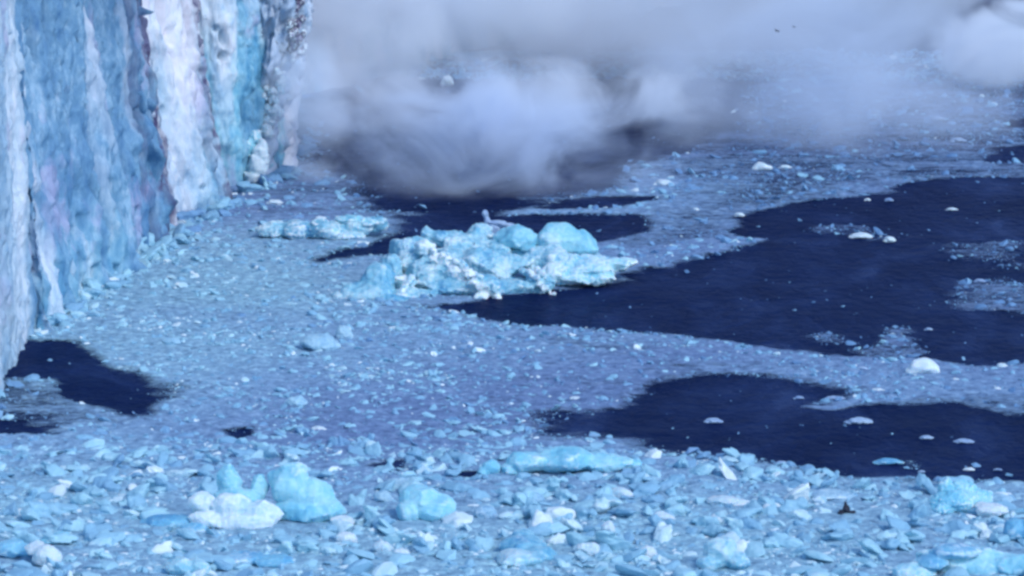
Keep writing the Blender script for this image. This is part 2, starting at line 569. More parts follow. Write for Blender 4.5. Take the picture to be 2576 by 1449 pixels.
def build_brash():
    P, size, tint, o = scatter()
    n = len(P)
    # not inside the glacier
    wall_x = np.interp(P[:, 1], [200, 294, 319, 337, 364, 394, 418, 560], [-43.5, -43, -43.2, -41.2, -37.0, -32.5, -27, -20])
    ok = P[:, 0] > wall_x
    for px, py, rx, ry in [(1250, 690, 15, 9.5), (650, 1290, 7.0, 6.5), (1085, 1295, 3.4, 4.2), (1430, 1180, 5.4, 2.6), (810, 585, 7.0, 3.2), (2440, 1420, 5.6, 4.0), (1815, 1420, 2.6, 2.6), (2420, 1275, 3.2, 2.4), (1330, 1390, 3, 3), (75, 1400, 3.4, 2.5)]:
        g = gp(px, py)
        ok &= (((P[:, 0] - g[0]) / rx) ** 2 + ((P[:, 1] - g[1]) / ry) ** 2) > 1
    tint = np.where((size > .55) & (tint > .8) & (RNG.random(n) < .6), .5 + .2 * RNG.random(n), tint)
    P, size, tint, o, wx = P[ok], size[ok], tint[ok], o[ok], wall_x[ok]
    n = len(P)
    size = size * (1 + 1.3 * sstep(5, 1, P[:, 0] - wx))
    app = size / P[:, 1]
    inview = np.abs(P[:, 0]) < P[:, 1] * 0.137
    inview &= (P[:, 1] > 236) & (P[:, 1] < 500)
    order = np.argsort(-np.where(inview, app, 0))
    big = order[:NBIG]
    rest = np.ones(n, bool)
    rest[big] = False
    rots = np.c_[RNG.normal(0, .35, n), RNG.normal(0, .35, n), RNG.random(n) * 6.283]
    scl = np.c_[.8 + .6 * RNG.random(n), .7 + .5 * RNG.random(n), .42 + .45 * RNG.random(n)]
    sink = .45 * RNG.random(n) ** 1.5 * (o < .4)
    VV, FF, TT = [], [], []
    base = 0
    for i in np.where(rest)[0]:
        protos = PROTO if app[i] > 0.0017 else PROTO_LOW
        V, Fc = protos[i % len(protos)]
        Rm = rot_xyz(*rots[i])
        w = (V * scl[i] * size[i]) @ Rm.T
        w[:, 0] += P[i, 0]
        w[:, 1] += P[i, 1]
        w[:, 2] += size[i] * (.18 - sink[i]) + .06 * (o[i] < .4)
        VV.append(w)
        FF.append(Fc + base)
        TT.append(np.full(len(V), tint[i]))
        base += len(V)
    me = np_mesh('brash_ice', np.concatenate(VV), np.concatenate(FF), False, {'tint': np.concatenate(TT)})
    tag(link('brash_ice', me, M['chunk']), 'packed field of small broken ice pieces covering the fjord', 'brash ice', kind='stuff')
    print('brash pieces', rest.sum(), 'verts', base)
    for i in big:
        V, Fc = PROTO_BIG[i % len(PROTO_BIG)]
        w = (V * scl[i] * size[i]) @ rot_xyz(*rots[i]).T
        me = np_mesh('ice_chunk', w, Fc, True, {'tint': np.full(len(V), tint[i])})
        ob = link('ice_chunk', me, M['chunk'])
        ob.location = (P[i, 0], P[i, 1], size[i] * .2 + .06 * (o[i] < .4))
        col = 'white' if tint[i] > .8 else ('pale blue' if tint[i] > .55 else ('grey blue' if tint[i] > .3 else 'dark blue'))
        form = 'flat' if scl[i][2] < .56 else ('squat' if scl[i][2] < .72 else 'blocky')
        Y = P[i, 1]
        px = P[i, 0] / Y * F + 1288
        if o[i] > .5:
            where = 'floating loose in the dark open water'
        elif Y < 252:
            where = 'at the bottom edge ' + ('below the twin bergs' if px < 900 else ('below the blue dome' if px < 1700 else 'below the dark debris lump'))
        elif Y < 275:
            where = 'in brash ' + ('beside the twin bergs' if px < 900 else ('around the long blue slab' if px < 1700 else 'at the near shore of the lower lead'))
        elif Y < 325:
            where = 'in brash ' + ('by the glacier foot' if px < 700 else ('in front of the big cyan berg' if px < 1500 else 'between the two dark leads'))
        else:
            where = 'in brash ' + ('beside the small berg behind' if px < 1100 else 'beyond the big cyan berg')
        tag(ob, f'{form} {col} ice chunk {where}', 'ice chunk', f'{form} {col} ice chunks {where}')




# ------------------------------------------------------------------ bergs: blobs fused by a voxel remesh
def blob(c, r, seed, n=26, rot=0.0, jitter=.2):
    V, Fc = hull_verts(n, seed, (1, 1, 1), 0, jitter)
    V = (V * np.asarray(r)) @ rot_xyz(0, 0, rot).T + np.asarray(c)
    return V, Fc


def fuse(name, blobs, voxel, amp=(.25, .12), freq=(.5, 1.8), origin=(0, 0, 0), seed=0, smooth=2, cellamp=0.0, crust=None, lines=()):
    VV, FF, b = [], [], 0
    for V, Fc in blobs:
        VV.append(V)
        FF.append(Fc + b)
        b += len(V)
    me = np_mesh(name + '_raw', np.concatenate(VV), np.concatenate(FF))
    ob = bpy.data.objects.new(name + '_raw', me)
    C.objects.link(ob)
    md = ob.modifiers.new('r', 'REMESH')
    md.mode = 'VOXEL'
    md.voxel_size = voxel
    sm = ob.modifiers.new('s', 'SMOOTH')
    sm.factor = .5
    sm.iterations = smooth
    dg = bpy.context.evaluated_depsgraph_get()
    me2 = bpy.data.meshes.new_from_object(ob.evaluated_get(dg))
    bpy.data.objects.remove(ob)
    n = len(me2.vertices)
    co = np.zeros(n * 3, np.float32)
    nr = np.zeros(n * 3, np.float32)
    me2.vertices.foreach_get('co', co)
    me2.vertices.foreach_get('normal', nr)
    co, nr = co.reshape(-1, 3).astype(float), nr.reshape(-1, 3).astype(float)
    d = amp[0] * fbm(co * freq[0], 3, seed) + amp[1] * ridged(co * freq[1], 3, seed + 5)
    if cellamp:
        d1, d2, idn = cells(co * freq[1] * .7, seed + 9)
        d += cellamp * (sstep(0, .25, d2 - d1) - 1 + .6 * (idn - .5))
    co = co + nr * d[:, None]
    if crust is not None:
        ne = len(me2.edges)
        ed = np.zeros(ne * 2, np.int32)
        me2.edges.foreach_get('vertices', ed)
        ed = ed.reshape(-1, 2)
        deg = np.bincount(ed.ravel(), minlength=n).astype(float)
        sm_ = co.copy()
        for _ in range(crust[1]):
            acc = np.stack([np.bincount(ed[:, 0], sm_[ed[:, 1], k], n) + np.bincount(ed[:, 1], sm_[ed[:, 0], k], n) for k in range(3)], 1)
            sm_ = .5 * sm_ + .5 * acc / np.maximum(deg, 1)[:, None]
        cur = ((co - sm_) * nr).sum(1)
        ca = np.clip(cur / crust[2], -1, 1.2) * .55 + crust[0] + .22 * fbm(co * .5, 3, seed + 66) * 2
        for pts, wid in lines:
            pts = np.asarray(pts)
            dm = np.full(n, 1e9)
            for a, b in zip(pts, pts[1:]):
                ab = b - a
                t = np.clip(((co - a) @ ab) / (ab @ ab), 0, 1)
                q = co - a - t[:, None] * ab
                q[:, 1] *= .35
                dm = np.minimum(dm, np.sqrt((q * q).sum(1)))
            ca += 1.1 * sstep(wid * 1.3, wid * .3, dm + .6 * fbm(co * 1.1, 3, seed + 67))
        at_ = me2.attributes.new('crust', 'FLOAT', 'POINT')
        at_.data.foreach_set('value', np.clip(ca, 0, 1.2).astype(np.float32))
    co = co - np.asarray(origin)
    me2.vertices.foreach_set('co', co.astype(np.float32).ravel())
    me2.polygons.foreach_set('use_smooth', np.ones(len(me2.polygons), bool))
    me2.update()
    me2.name = name
    return me2


def screen_blob(px, py, rx, rz, Y, ry, seed, n=26, jitter=.2, rot=0.0):
    m = mpp(Y)
    return blob(at(px, py, Y), (rx * m, ry, rz * m), seed, n, rot, jitter)


def chunk_proto(seed):
    r = random.Random(seed)
    bl = []
    for k in range(3):
        sc = 1 if k == 0 else r.uniform(.45, .75)
        off = np.array((r.uniform(-.6, .6), r.uniform(-.6, .6), r.uniform(-.1, .35))) if k else np.zeros(3)
        V, Fc = hull_verts(13, seed * 11 + k, (1, .85, .8), 0, .38)
        bl.append((V * sc + off, Fc))
    me = fuse('ice_chunk', bl, .10, (.05, .05), (1.5, 3.2), (0, 0, 0), seed, 1, .03)
    co = np.zeros(len(me.vertices) * 3, np.float32)
    me.vertices.foreach_get('co', co)
    me.calc_loop_triangles()
    fc = np.zeros(len(me.loop_triangles) * 3, np.int32)
    me.loop_triangles.foreach_get('vertices', fc)
    bpy.data.meshes.remove(me)
    return co.reshape(-1, 3).astype(float), fc.reshape(-1, 3)


PROTO_BIG = [chunk_proto(60 + k) for k in range(14)]
NBIG = 245
build_brash()


def main_berg():
    org = gp(1240, 740)
    root = empty('iceberg', org)
    tag(root, 'large cyan iceberg with rounded boulders and a white ridge, beside the dark lead', 'iceberg')
    S = screen_blob
    body = [
        S(1197, 588, 44, 30, 347, 2.2, 1), S(1120, 600, 62, 34, 346, 2.2, 2), S(1075, 588, 24, 22, 346, 1.6, 3),
        S(1012, 640, 46, 46, 342, 2.2, 4), S(962, 705, 40, 52, 338, 2.0, 5), S(1242, 668, 120, 55, 342, 3.2, 6),
        S(1092, 690, 90, 55, 339, 2.6, 7), S(1380, 660, 80, 50, 343, 2.6, 8), S(1150, 725, 150, 42, 337.5, 2.6, 9),
        S(1300, 725, 100, 30, 338.5, 2.2, 10), 
        S(1010, 745, 110, 24, 335.5, 1.8, 14), S(1170, 630, 90, 50, 345, 2.4, 15),
        S(1040, 622, 44, 34, 344, 2.0, 20), S(1035, 662, 60, 46, 341, 2.2, 21), S(985, 690, 46, 56, 338.6, 2.0, 22), S(1140, 660, 80, 50, 343, 2.4, 23), S(1250, 630, 60, 40, 345, 2.0, 24),
        S(1362, 712, 46, 28, 339, 1.6, 16), S(1330, 640, 60, 40, 345, 2, 17),
    ]
    r = random.Random(77)
    lines = []
    for pts, wid in (([(1075, 622, 339.8), (1098, 640, 338.0), (1130, 662, 337.2), (1172, 694, 336.0), (1206, 722, 334.9), (1236, 750, 334.4)], .62),
                     ([(1335, 684, 338.6), (1352, 708, 337.6), (1388, 734, 336.8)], .42), ([(985, 690, 336.4), (1022, 716, 335.8), (1010, 744, 334.8)], .45)):
        lines.append(([at(x, y, Y) for x, y, Y in pts], wid))
        for (a, b) in zip(pts, pts[1:]):
            for t in np.linspace(0, 1, 5, endpoint=False):
                x, y, Y = (a[q] + (b[q] - a[q]) * t for q in range(3))
                for _ in range(2):
                    q = r.uniform(10, 26)
                    body.append(S(x + r.uniform(-26, 26), y + r.uniform(-12, 16), q * r.uniform(.8, 1.4), q * .75, Y + r.uniform(-.2, .8), .8, r.randrange(9999), 11, .4, r.uniform(-.8, .8)))
    # broken blocks strewn over the whole heap
    for _ in range(60):
        x = r.uniform(940, 1430)
        top = np.interp(x, [920, 1010, 1075, 1200, 1330, 1430], [690, 625, 590, 585, 610, 660])
        t = r.random()
        y = top + (756 - top) * t
        Y = 346.5 - 11.2 * t + r.uniform(-.5, 1.0)
        q = 14 + 30 * r.random() ** 1.8
        body.append(S(x, y, q * r.uniform(.8, 1.5), q * r.uniform(.6, 1.0), Y, r.uniform(.6, 1.3), r.randrange(9999), 12, .4, r.uniform(-.8, .8)))
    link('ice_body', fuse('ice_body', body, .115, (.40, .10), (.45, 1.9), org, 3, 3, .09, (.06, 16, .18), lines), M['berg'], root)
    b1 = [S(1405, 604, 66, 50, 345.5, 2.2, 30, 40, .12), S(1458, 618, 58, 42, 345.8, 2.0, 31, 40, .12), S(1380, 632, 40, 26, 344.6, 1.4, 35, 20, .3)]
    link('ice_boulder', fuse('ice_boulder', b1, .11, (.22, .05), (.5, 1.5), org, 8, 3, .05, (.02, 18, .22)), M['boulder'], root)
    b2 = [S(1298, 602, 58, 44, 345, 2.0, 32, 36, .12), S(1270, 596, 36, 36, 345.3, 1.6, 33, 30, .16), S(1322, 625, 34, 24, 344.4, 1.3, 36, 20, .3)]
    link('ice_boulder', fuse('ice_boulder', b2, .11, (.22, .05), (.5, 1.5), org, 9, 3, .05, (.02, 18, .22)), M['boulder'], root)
    arm = [S(1459, 682, 100, 34, 342, 2.4, 11), S(1530, 668, 60, 24, 343.5, 1.6, 12), S(1575, 660, 40, 14, 344.5, 1.3, 18), S(1500, 700, 62, 18, 341, 1.4, 13), S(1400, 690, 50, 34, 340.5, 1.6, 19), S(1490, 664, 52, 26, 343.4, 1.8, 25), S(1425, 668, 60, 34, 342.4, 2.0, 26), S(1440, 706, 60, 22, 340.4, 1.5, 27)]
    for _ in range(34):
        t = r.random()
        q = 7 + 16 * r.random() ** 2
        arm.append(S(1390 + 190 * t, 690 - 30 * t + r.uniform(-14, 22) * (1 - .5 * t), q * r.uniform(.9, 1.7), q * .7, 340 + 3.5 * t + r.uniform(-.6, .4), .9, r.randrange(9999), 12, .4, r.uniform(-.8, .8)))
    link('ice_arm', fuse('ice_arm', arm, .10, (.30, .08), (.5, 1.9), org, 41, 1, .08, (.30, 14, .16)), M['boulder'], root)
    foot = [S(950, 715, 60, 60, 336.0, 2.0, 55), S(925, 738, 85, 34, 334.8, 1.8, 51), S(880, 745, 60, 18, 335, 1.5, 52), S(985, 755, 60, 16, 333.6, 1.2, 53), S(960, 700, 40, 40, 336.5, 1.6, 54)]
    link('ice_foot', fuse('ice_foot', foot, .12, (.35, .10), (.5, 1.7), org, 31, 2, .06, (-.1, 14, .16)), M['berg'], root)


main_berg()


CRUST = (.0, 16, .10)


def berg(name, label, cat, blobs, mat, voxel=.1, amp=(.16, .07), freq=(.9, 2.6), seed=0, smooth=3, cellamp=.03, group=None, parts=()):
    """blobs: (px, py, rx, rz, Y, ry); parts: (part name, blobs, material key) children of the thing"""
    cx = np.mean([b[0] for b in blobs])
    Y0 = np.mean([b[4] for b in blobs])
    org = at(cx, 724, Y0)
    org[2] = 0
    if parts:
        root = empty(name, org)
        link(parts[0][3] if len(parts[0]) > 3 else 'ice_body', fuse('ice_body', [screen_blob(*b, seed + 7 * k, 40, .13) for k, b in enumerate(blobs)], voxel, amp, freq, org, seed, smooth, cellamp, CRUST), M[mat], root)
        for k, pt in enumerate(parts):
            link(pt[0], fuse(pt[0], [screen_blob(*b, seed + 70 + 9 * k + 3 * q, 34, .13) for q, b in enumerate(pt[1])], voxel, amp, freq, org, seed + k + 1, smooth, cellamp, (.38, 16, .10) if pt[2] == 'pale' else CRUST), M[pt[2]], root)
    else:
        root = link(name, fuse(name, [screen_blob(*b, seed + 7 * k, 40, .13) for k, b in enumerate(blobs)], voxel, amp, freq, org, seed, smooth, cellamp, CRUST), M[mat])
        root.location = org
    tag(root, label, cat, group)
    return root


def gy(py):
    """distance of the sea surface seen at picture height py"""
    return gp(1288, py)[1]


# the twin bergs at lower left: a white heap in front of a pale tower, a big smooth block at its right
Yb = gy(1318)
berg('bergy_bit', 'pale tower and white crumbly heap at the left of the twin blue bergs', 'bergy bit',
     [(577, 1210, 38, 48, Yb + 1.6, 1.1), (653, 1226, 26, 40, Yb + 1.8, .9), (600, 1262, 75, 40, Yb + .8, 1.3), (520, 1280, 45, 36, Yb + .2, 1.0)], 'boulder', .07, (.16, .05), (.8, 2.4), 500, 4,
     parts=[('snow_cap', [(515, 1262, 46, 30, Yb - .4, .9), (585, 1275, 58, 42, Yb - .9, 1.1), (655, 1288, 62, 36, Yb - .8, 1.1), (610, 1315, 84, 32, Yb - 1.5, 1.1), (545, 1305, 76, 28, Yb - 1.2, 1.0)], 'pale')])
berg('bergy_bit', 'smooth rounded sky blue block at the right of the twin bergs', 'bergy bit',
     [(730, 1218, 66, 66, Yb + 1.6, 1.5), (778, 1250, 78, 56, Yb + 1.2, 1.5), (825, 1278, 52, 36, Yb + .8, 1.2), (760, 1290, 90, 36, Yb + .6, 1.4)], 'boulder', .08, (.3, .06), (.45, 1.8), 520, 8)
berg('bergy_bit', 'low blue shelf awash at the left foot of the white heap', 'bergy bit',
     [(430, 1312, 75, 18, gy(1322), 1.6), (490, 1330, 40, 20, gy(1340), 1.0), (380, 1318, 50, 10, gy(1318), 1.4)], 'deep', .09, (.1, .04), (.8, 2.2), 540, 4)
berg('bergy_bit', 'rounded blue dome standing alone in the near brash', 'bergy bit',
     [(1060, 1262, 58, 50, gy(1305), 1.6), (1095, 1280, 62, 42, gy(1308), 1.5), (1030, 1285, 34, 34, gy(1310), 1.2), (1130, 1300, 30, 18, gy(1312), 1)], 'boulder', .08, (.14, .04), (.6, 2), 560, 6)
berg('ice_slab', 'long flat topped sky blue slab at the shore of the lower dark lead', 'ice slab',
     [(1330, 1162, 62, 34, gy(1192), 1.6), (1420, 1158, 90, 36, gy(1190), 1.7), (1520, 1164, 80, 30, gy(1188), 1.6), (1585, 1170, 36, 24, gy(1186), 1.2), (1290, 1180, 34, 20, gy(1195), 1.0)],
     'boulder', .08, (.14, .05), (.7, 2.0), 580, 3)
berg('ice_slab', 'small grey slab butting the left end of the long flat blue slab', 'ice slab',
     [(1236, 1178, 27, 24, gy(1196), .9), (1215, 1188, 18, 14, gy(1198), .7)], 'boulder', .06, (.06, .03), (1, 3), 590, 2)
berg('bergy_bit', 'low cyan mass awash below the long slab near the bottom edge', 'bergy bit',
     [(1320, 1372, 70, 26, gy(1390), 2.0), (1300, 1405, 80, 22, gy(1420), 1.8), (1360, 1395, 50, 22, gy(1408), 1.6), (1310, 1345, 36, 14, gy(1362), 1.2)], 'berg', .08, (.14, .04), (.7, 2.2), 600, 4)
berg('bergy_bit', 'trapezoid cyan block between white chunks near the bottom edge', 'bergy bit',
     [(1815, 1390, 52, 46, gy(1430), 1.2), (1785, 1415, 40, 26, gy(1435), 1.0), (1855, 1410, 40, 26, gy(1435), 1.0)], 'berg', .07, (.12, .04), (.8, 2.2), 620, 4)
berg('bergy_bit', 'broad blue and cyan mass filling the bottom right corner', 'bergy bit',
     [(2380, 1410, 90, 40, gy(1440), 1.6), (2470, 1415, 110, 36, gy(1440), 1.8), (2560, 1425, 70, 34, gy(1445), 1.6), (2300, 1440, 60, 26, gy(1455), 1.2)], 'boulder', .08, (.2, .05), (.6, 2), 640, 4,
     parts=[('ice_band', [(2400, 1385, 70, 16, gy(1446), 1.5), (2340, 1415, 50, 20, gy(1452), 1.2)], 'deep')])
berg('bergy_bit', 'jagged peaked pale cyan berg on the near shore below the dark lead', 'bergy bit',
     [(2378, 1228, 26, 34, gy(1285), .9), (2420, 1230, 40, 30, gy(1280), 1.0), (2400, 1262, 70, 34, gy(1290), 1.3), (2460, 1255, 50, 26, gy(1282), 1.2), (2365, 1280, 40, 22, gy(1296), 1.0)],
     'boulder', .06, (.16, .10), (1.0, 2.8), 660, 1, .06)
berg('ice_slab', 'tilted white slab at the right of the jagged peaked berg', 'ice slab',
     [(2495, 1284, 46, 20, gy(1302), .9), (2470, 1276, 24, 14, gy(1298), .7)], 'snow', .06, (.07, .04), (1, 3), 680, 2)
berg('bergy_bit', 'deep blue block at the right edge below the tilted white slab', 'bergy bit',
     [(2556, 1335, 38, 36, gy(1366), 1.1), (2590, 1340, 40, 40, gy(1368), 1.2)], 'deep', .07, (.1, .04), (.8, 2.4), 690, 4)
berg('bergy_bit', 'blue block in the bottom left corner', 'bergy bit',
     [(30, 1378, 46, 24, gy(1402), 1.3), (70, 1388, 30, 18, gy(1404), 1.0)], 'deep', .07, (.1, .04), (.8, 2.4), 700, 4)
berg('bergy_bit', 'rounded white block right of the blue block in the bottom left corner', 'bergy bit',
     [(118, 1398, 40, 32, gy(1425), 1.0), (90, 1380, 34, 18, gy(1418), .9)], 'snow', .07, (.12, .04), (.8, 2.4), 710, 4)
berg('bergy_bit', 'pale blue hump above the white block near the bottom left corner', 'bergy bit',
     [(155, 1352, 32, 18, gy(1366), .9), (125, 1360, 30, 14, gy(1370), .9)], 'boulder', .07, (.1, .04), (.8, 2.4), 715, 4)
berg('bergy_bit', 'blue domed block cut by the bottom edge below the twin bergs', 'bergy bit',
     [(455, 1425, 44, 30, gy(1448), 1.2), (500, 1430, 40, 28, gy(1448), 1.2)], 'berg', .07, (.1, .04), (.8, 2.4), 720, 4)
berg('bergy_bit', 'low wide teal mass awash right of the domed block at the bottom', 'bergy bit',
     [(620, 1405, 70, 18, gy(1420), 1.6), (690, 1412, 60, 18, gy(1425), 1.4)], 'deep', .08, (.1, .04), (.8, 2.4), 730, 4)
for k, (x, y, rx, rz, lab) in enumerate([
        (1480, 1382, 34, 22, 'bright white knob right of the low cyan mass near the bottom edge'),
        (1629, 1390, 26, 16, 'white lump between the bright white knob and the trapezoid cyan block'),
        (962, 1376, 26, 18, 'white rounded lump below and left of the blue dome'),
        (1010, 1388, 22, 10, 'flat white lump right of the white rounded lump below the dome'),
        (1826, 1260, 52, 15, 'long white loaf in brash above the trapezoid cyan block'),
        (1794, 1308, 24, 12, 'tilted white shard just above the trapezoid cyan block'),
        (2058, 1260, 18, 12, 'pale lump just above and left of the dark debris lump'),
        (1310, 1120, 0, 0, ''),
        (2270, 1412, 0, 0, ''),
        (860, 1310, 34, 14, 'white lump at the right foot of the smooth sky blue block'),
        (180, 1404, 0, 0, ''),
        (178, 1402, 14, 10, 'small bright white ball right of the rounded white block at lower left'),
        (870, 1355, 30, 18, 'pinkish white lump between the twin bergs and the blue dome'),
        (1005, 1215, 44, 14, 'pale flat plate just above the left side of the blue dome'),
        (1045, 1272, 0, 0, ''),
        (960, 1250, 26, 18, 'pale ball of ice touching the left side of the blue dome'),
        (1220, 1290, 34, 20, 'pale grey block right of the blue dome'),
        (800, 1080, 22, 9, 'bright white fleck in brash right of the small dark water slot'),
        (745, 1010, 30, 16, 'pale rounded lump in mid field brash below the glacier foot'),
        (800, 862, 55, 24, 'pale wide hump in brash left of the big cyan berg'),
        (865, 838, 24, 22, 'pale peaked lump on the wide hump left of the big cyan berg'),
        (430, 858, 26, 10, 'pale green tinged lump at the foot of the glacier wall'),
        (2090, 855 + 390, 60, 12, 'long pale plate behind the dark debris lump'),
        (2340, 1250 + 130, 0, 0, ''),
        (2510, 1255, 42, 14, 'pale flat plate right of the jagged peaked berg'),
        (1640, 1200, 0, 0, ''),
        (1330, 1250, 40, 18, 'pale mound below the middle of the long flat blue slab'),
        (1560, 1240, 32, 16, 'white streaked lump below the right end of the long flat blue slab'),
        (1530, 1330, 18, 22, 'small white ball standing in brash above the bright white knob'),
        (1665, 1300, 30, 14, 'pale plate right of the small white standing ball')]):
    if rx:
        Y = gy(y + rz * .8)
        berg('ice_chunk', lab, 'ice chunk', [(x, y, rx, rz, Y, rx * mpp(Y) * .8), (x + rx * .4, y + rz * .3, rx * .7, rz * .7, Y - .1, rx * mpp(Y) * .6)],
             'snow' if 'white' in lab else 'soft', .05, (.08, .05), (1.2, 3.5), 740 + k * 3, 2, .02)

# floes on the dark water
FL = [(2322, 922, 50, 24, 'white domed floe with a low left shelf between the two dark leads', 'snow'),
      (2165, 592, 34, 8, 'low arched pale floe alone in the middle of the upper dark lead', 'snow'),
      (2238, 602, 18, 9, 'small triangular white floe right of the low arched floe', 'snow'),
      (1860, 540, 16, 6, 'bright white sharp floe at the far left shore of the upper lead', 'snow'),
      (1750, 527, 11, 5, 'small white peak left of the bright white sharp floe', 'snow'),
      (2182, 502, 9, 4, 'small white fleck at the far shore of the upper lead', 'snow'),
      (2236, 502, 14, 6, 'pale lump right of the small white fleck at the far shore', 'boulder'),
      (2394, 526, 18, 3.5, 'thin white sliver at the far right of the upper lead', 'snow'),
      (2464, 706, 17, 5, 'pale floe by the faint brash at the right of the upper lead', 'boulder'),
      (2336, 828, 13, 4, 'thin pale floe above the white domed floe', 'boulder'),
      (2520, 920, 18, 8, 'white floe right of the white domed floe', 'snow'),
      (2404, 955, 15, 6, 'white lump below and right of the white domed floe', 'snow'),
      (1997, 933, 24, 5, 'flat pale floe on the tongue of brash between the leads', 'boulder'),
      (2170, 926, 16, 5, 'small flat floe left of the white domed floe', 'boulder'),
      (2010, 1000, 17, 5, 'pale floe at the far edge of the lower lead, left one of a pair', 'boulder'),
      (2100, 1001, 30, 5, 'long thin pale floe right of its mate at the far edge of the lower lead', 'boulder'),
      (2208, 981, 22, 5, 'white thin floe behind the lower lead', 'snow'),
      (1795, 1058, 26, 6, 'grey blue flat floe at the left of the lower lead', 'boulder'),
      (2160, 1058, 40, 8, 'broad grey blue floe in the middle of the lower lead', 'boulder'),
      (2330, 1100, 20, 5, 'faint small floe right of the broad grey blue floe', 'boulder'),
      (2425, 1109, 30, 5, 'pale long floe at the right of the lower lead', 'boulder'),
      (2236, 1160, 44, 7, 'low awash floe in the near part of the lower lead', 'deep'),
      (2436, 1180, 17, 4, 'small bright floe in front of the jagged berg shore', 'snow'),
      (2510, 1181, 14, 4, 'pale small floe at the near right of the lower lead', 'boulder'),
      (2318, 1186, 12, 3, 'tiny pale floe in front of the near shore', 'boulder'),
      (1966, 1165, 22, 4, 'thin plate on the near left shore of the lower lead', 'boulder'),
      (2510, 978, 14, 5, 'white fleck in thin brash behind the lower lead', 'snow'),
      (1447, 1002, 20, 4, 'thin white plate left of the lower lead', 'snow'),
      (1917, 418, 30, 14, 'white lump of brash at the lower right edge of the mist', 'snow'),
      (1975, 420, 19, 5, 'flat white plate right of the white lump at the mist edge', 'snow'),
      (1664, 460, 36, 10, 'pale peaked floe half veiled at the lower edge of the mist', 'snow'),
      (1690, 447, 20, 4, 'thin plate behind the pale peaked floe at the mist edge', 'snow'),
      (690, 508, 24, 7, 'white lump in brash near the foot of the white fin', 'snow'),
      (700, 470, 0, 0, '', ''),
      (2500, 262, 12, 6, 'bright lump in far brash near the right edge', 'snow'),
      (2470, 241, 9, 5, 'bright speck of ice in far brash under the white cloud', 'snow'),
      (2410, 352, 24, 7, 'pale flat floe in far brash right of the mist', 'boulder'),
      (2360, 298, 20, 7, 'pale lump in far brash close to the mist', 'boulder'),
      (1125, 203, 20, 17, 'pale rounded block looming through the mist', 'snow')]
for k, (x, y, rx, rz, lab, mk) in enumerate(FL):
    if rx:
        Y = gy(y + rz * .8)
        rxm = rx * mpp(Y)
        bl = [(x, y, rx * .8, rz, Y, rxm * .7), (x + rx * .45, y + rz * .35, rx * .55, rz * .6, Y - .05, rxm * .5), (x - rx * .5, y + rz * .5, rx * .5, rz * .5, Y, rxm * .5)]
        berg('ice_floe', lab, 'ice floe', bl, 'floe' if mk == 'boulder' else mk, max(.04, rz * mpp(Y) * .25), (.05, .03), (1.2, 3.5), 900 + k * 3, 1, .02)

# small berg behind the main one
Ys = gy(604)
berg('iceberg', 'low ragged cyan berg behind and left of the large cyan iceberg', 'iceberg',
     [(690, 578, 50, 24, Ys + 1, 2.0), (745, 578, 50, 25, Ys + .6, 2.0), (820, 578, 60, 26, Ys + .4, 2.0), (890, 570, 60, 28, Ys + 1.4, 2.0), (945, 565, 40, 24, Ys + 1.6, 1.6), (850, 592, 80, 14, Ys, 1.6)],
     'berg', .12, (.3, .12), (.6, 2), 1100, 2, .08, parts=[('snow_cap', [(800, 560, 30, 12, Ys + .2, 1.2), (880, 552, 40, 10, Ys + .8, 1.2), (920, 560, 40, 12, Ys + .8, 1.2), (830, 585, 40, 12, Ys - 1, 1)], 'boulder')])
berg('ice_sliver', 'thin upright lavender sliver of ice sticking up behind the large cyan iceberg', 'ice sliver',
     [(1220, 538, 10, 12, 353, .5), (1224, 556, 9, 14, 353, .5), (1250, 560, 26, 7, 353, .5), (1275, 566, 24, 8, 353, .6), (1240, 580, 26, 20, 353, .7)], 'floe', .08, (.06, .03), (1, 3), 1200, 2)

# dark lump of debris
Yd = gy(1296)
berg('debris_lump', 'small dark lump of rock debris lying on the pale near brash', 'rock',
     [(2128, 1280, 12, 13, Yd - .6, .35), (2116, 1290, 10, 8, Yd - .6, .35), (2142, 1288, 13, 4, Yd - .6, .25), (2127, 1268, 5, 8, Yd - .6, .2)], 'dark', .035, (.03, .02), (3, 7), 1300, 1)


# ------------------------------------------------------------------ glacier front
def resample(pts, du):
    pts = np.asarray(pts, float)
    # catmull-rom through the points, then even spacing
    ext = np.vstack([2 * pts[0] - pts[1], pts, 2 * pts[-1] - pts[-2]])
    out = []
    for i in range(1, len(ext) - 2):
        p0, p1, p2, p3 = ext[i - 1:i + 3]
        for t in np.linspace(0, 1, 24, endpoint=False):
            out.append(.5 * ((2 * p1) + (p2 - p0) * t + (2 * p0 - 5 * p1 + 4 * p2 - p3) * t * t + (3 * p1 - p0 - 3 * p2 + p3) * t ** 3))
    out.append(pts[-1])
    out = np.array(out)
    s = np.r_[0, np.cumsum(np.linalg.norm(np.diff(out, axis=0), axis=1))]
    n = max(8, int(s[-1] / du))
    u = np.linspace(0, s[-1], n)
    return np.c_[np.interp(u, s, out[:, 0]), np.interp(u, s, out[:, 1])], u


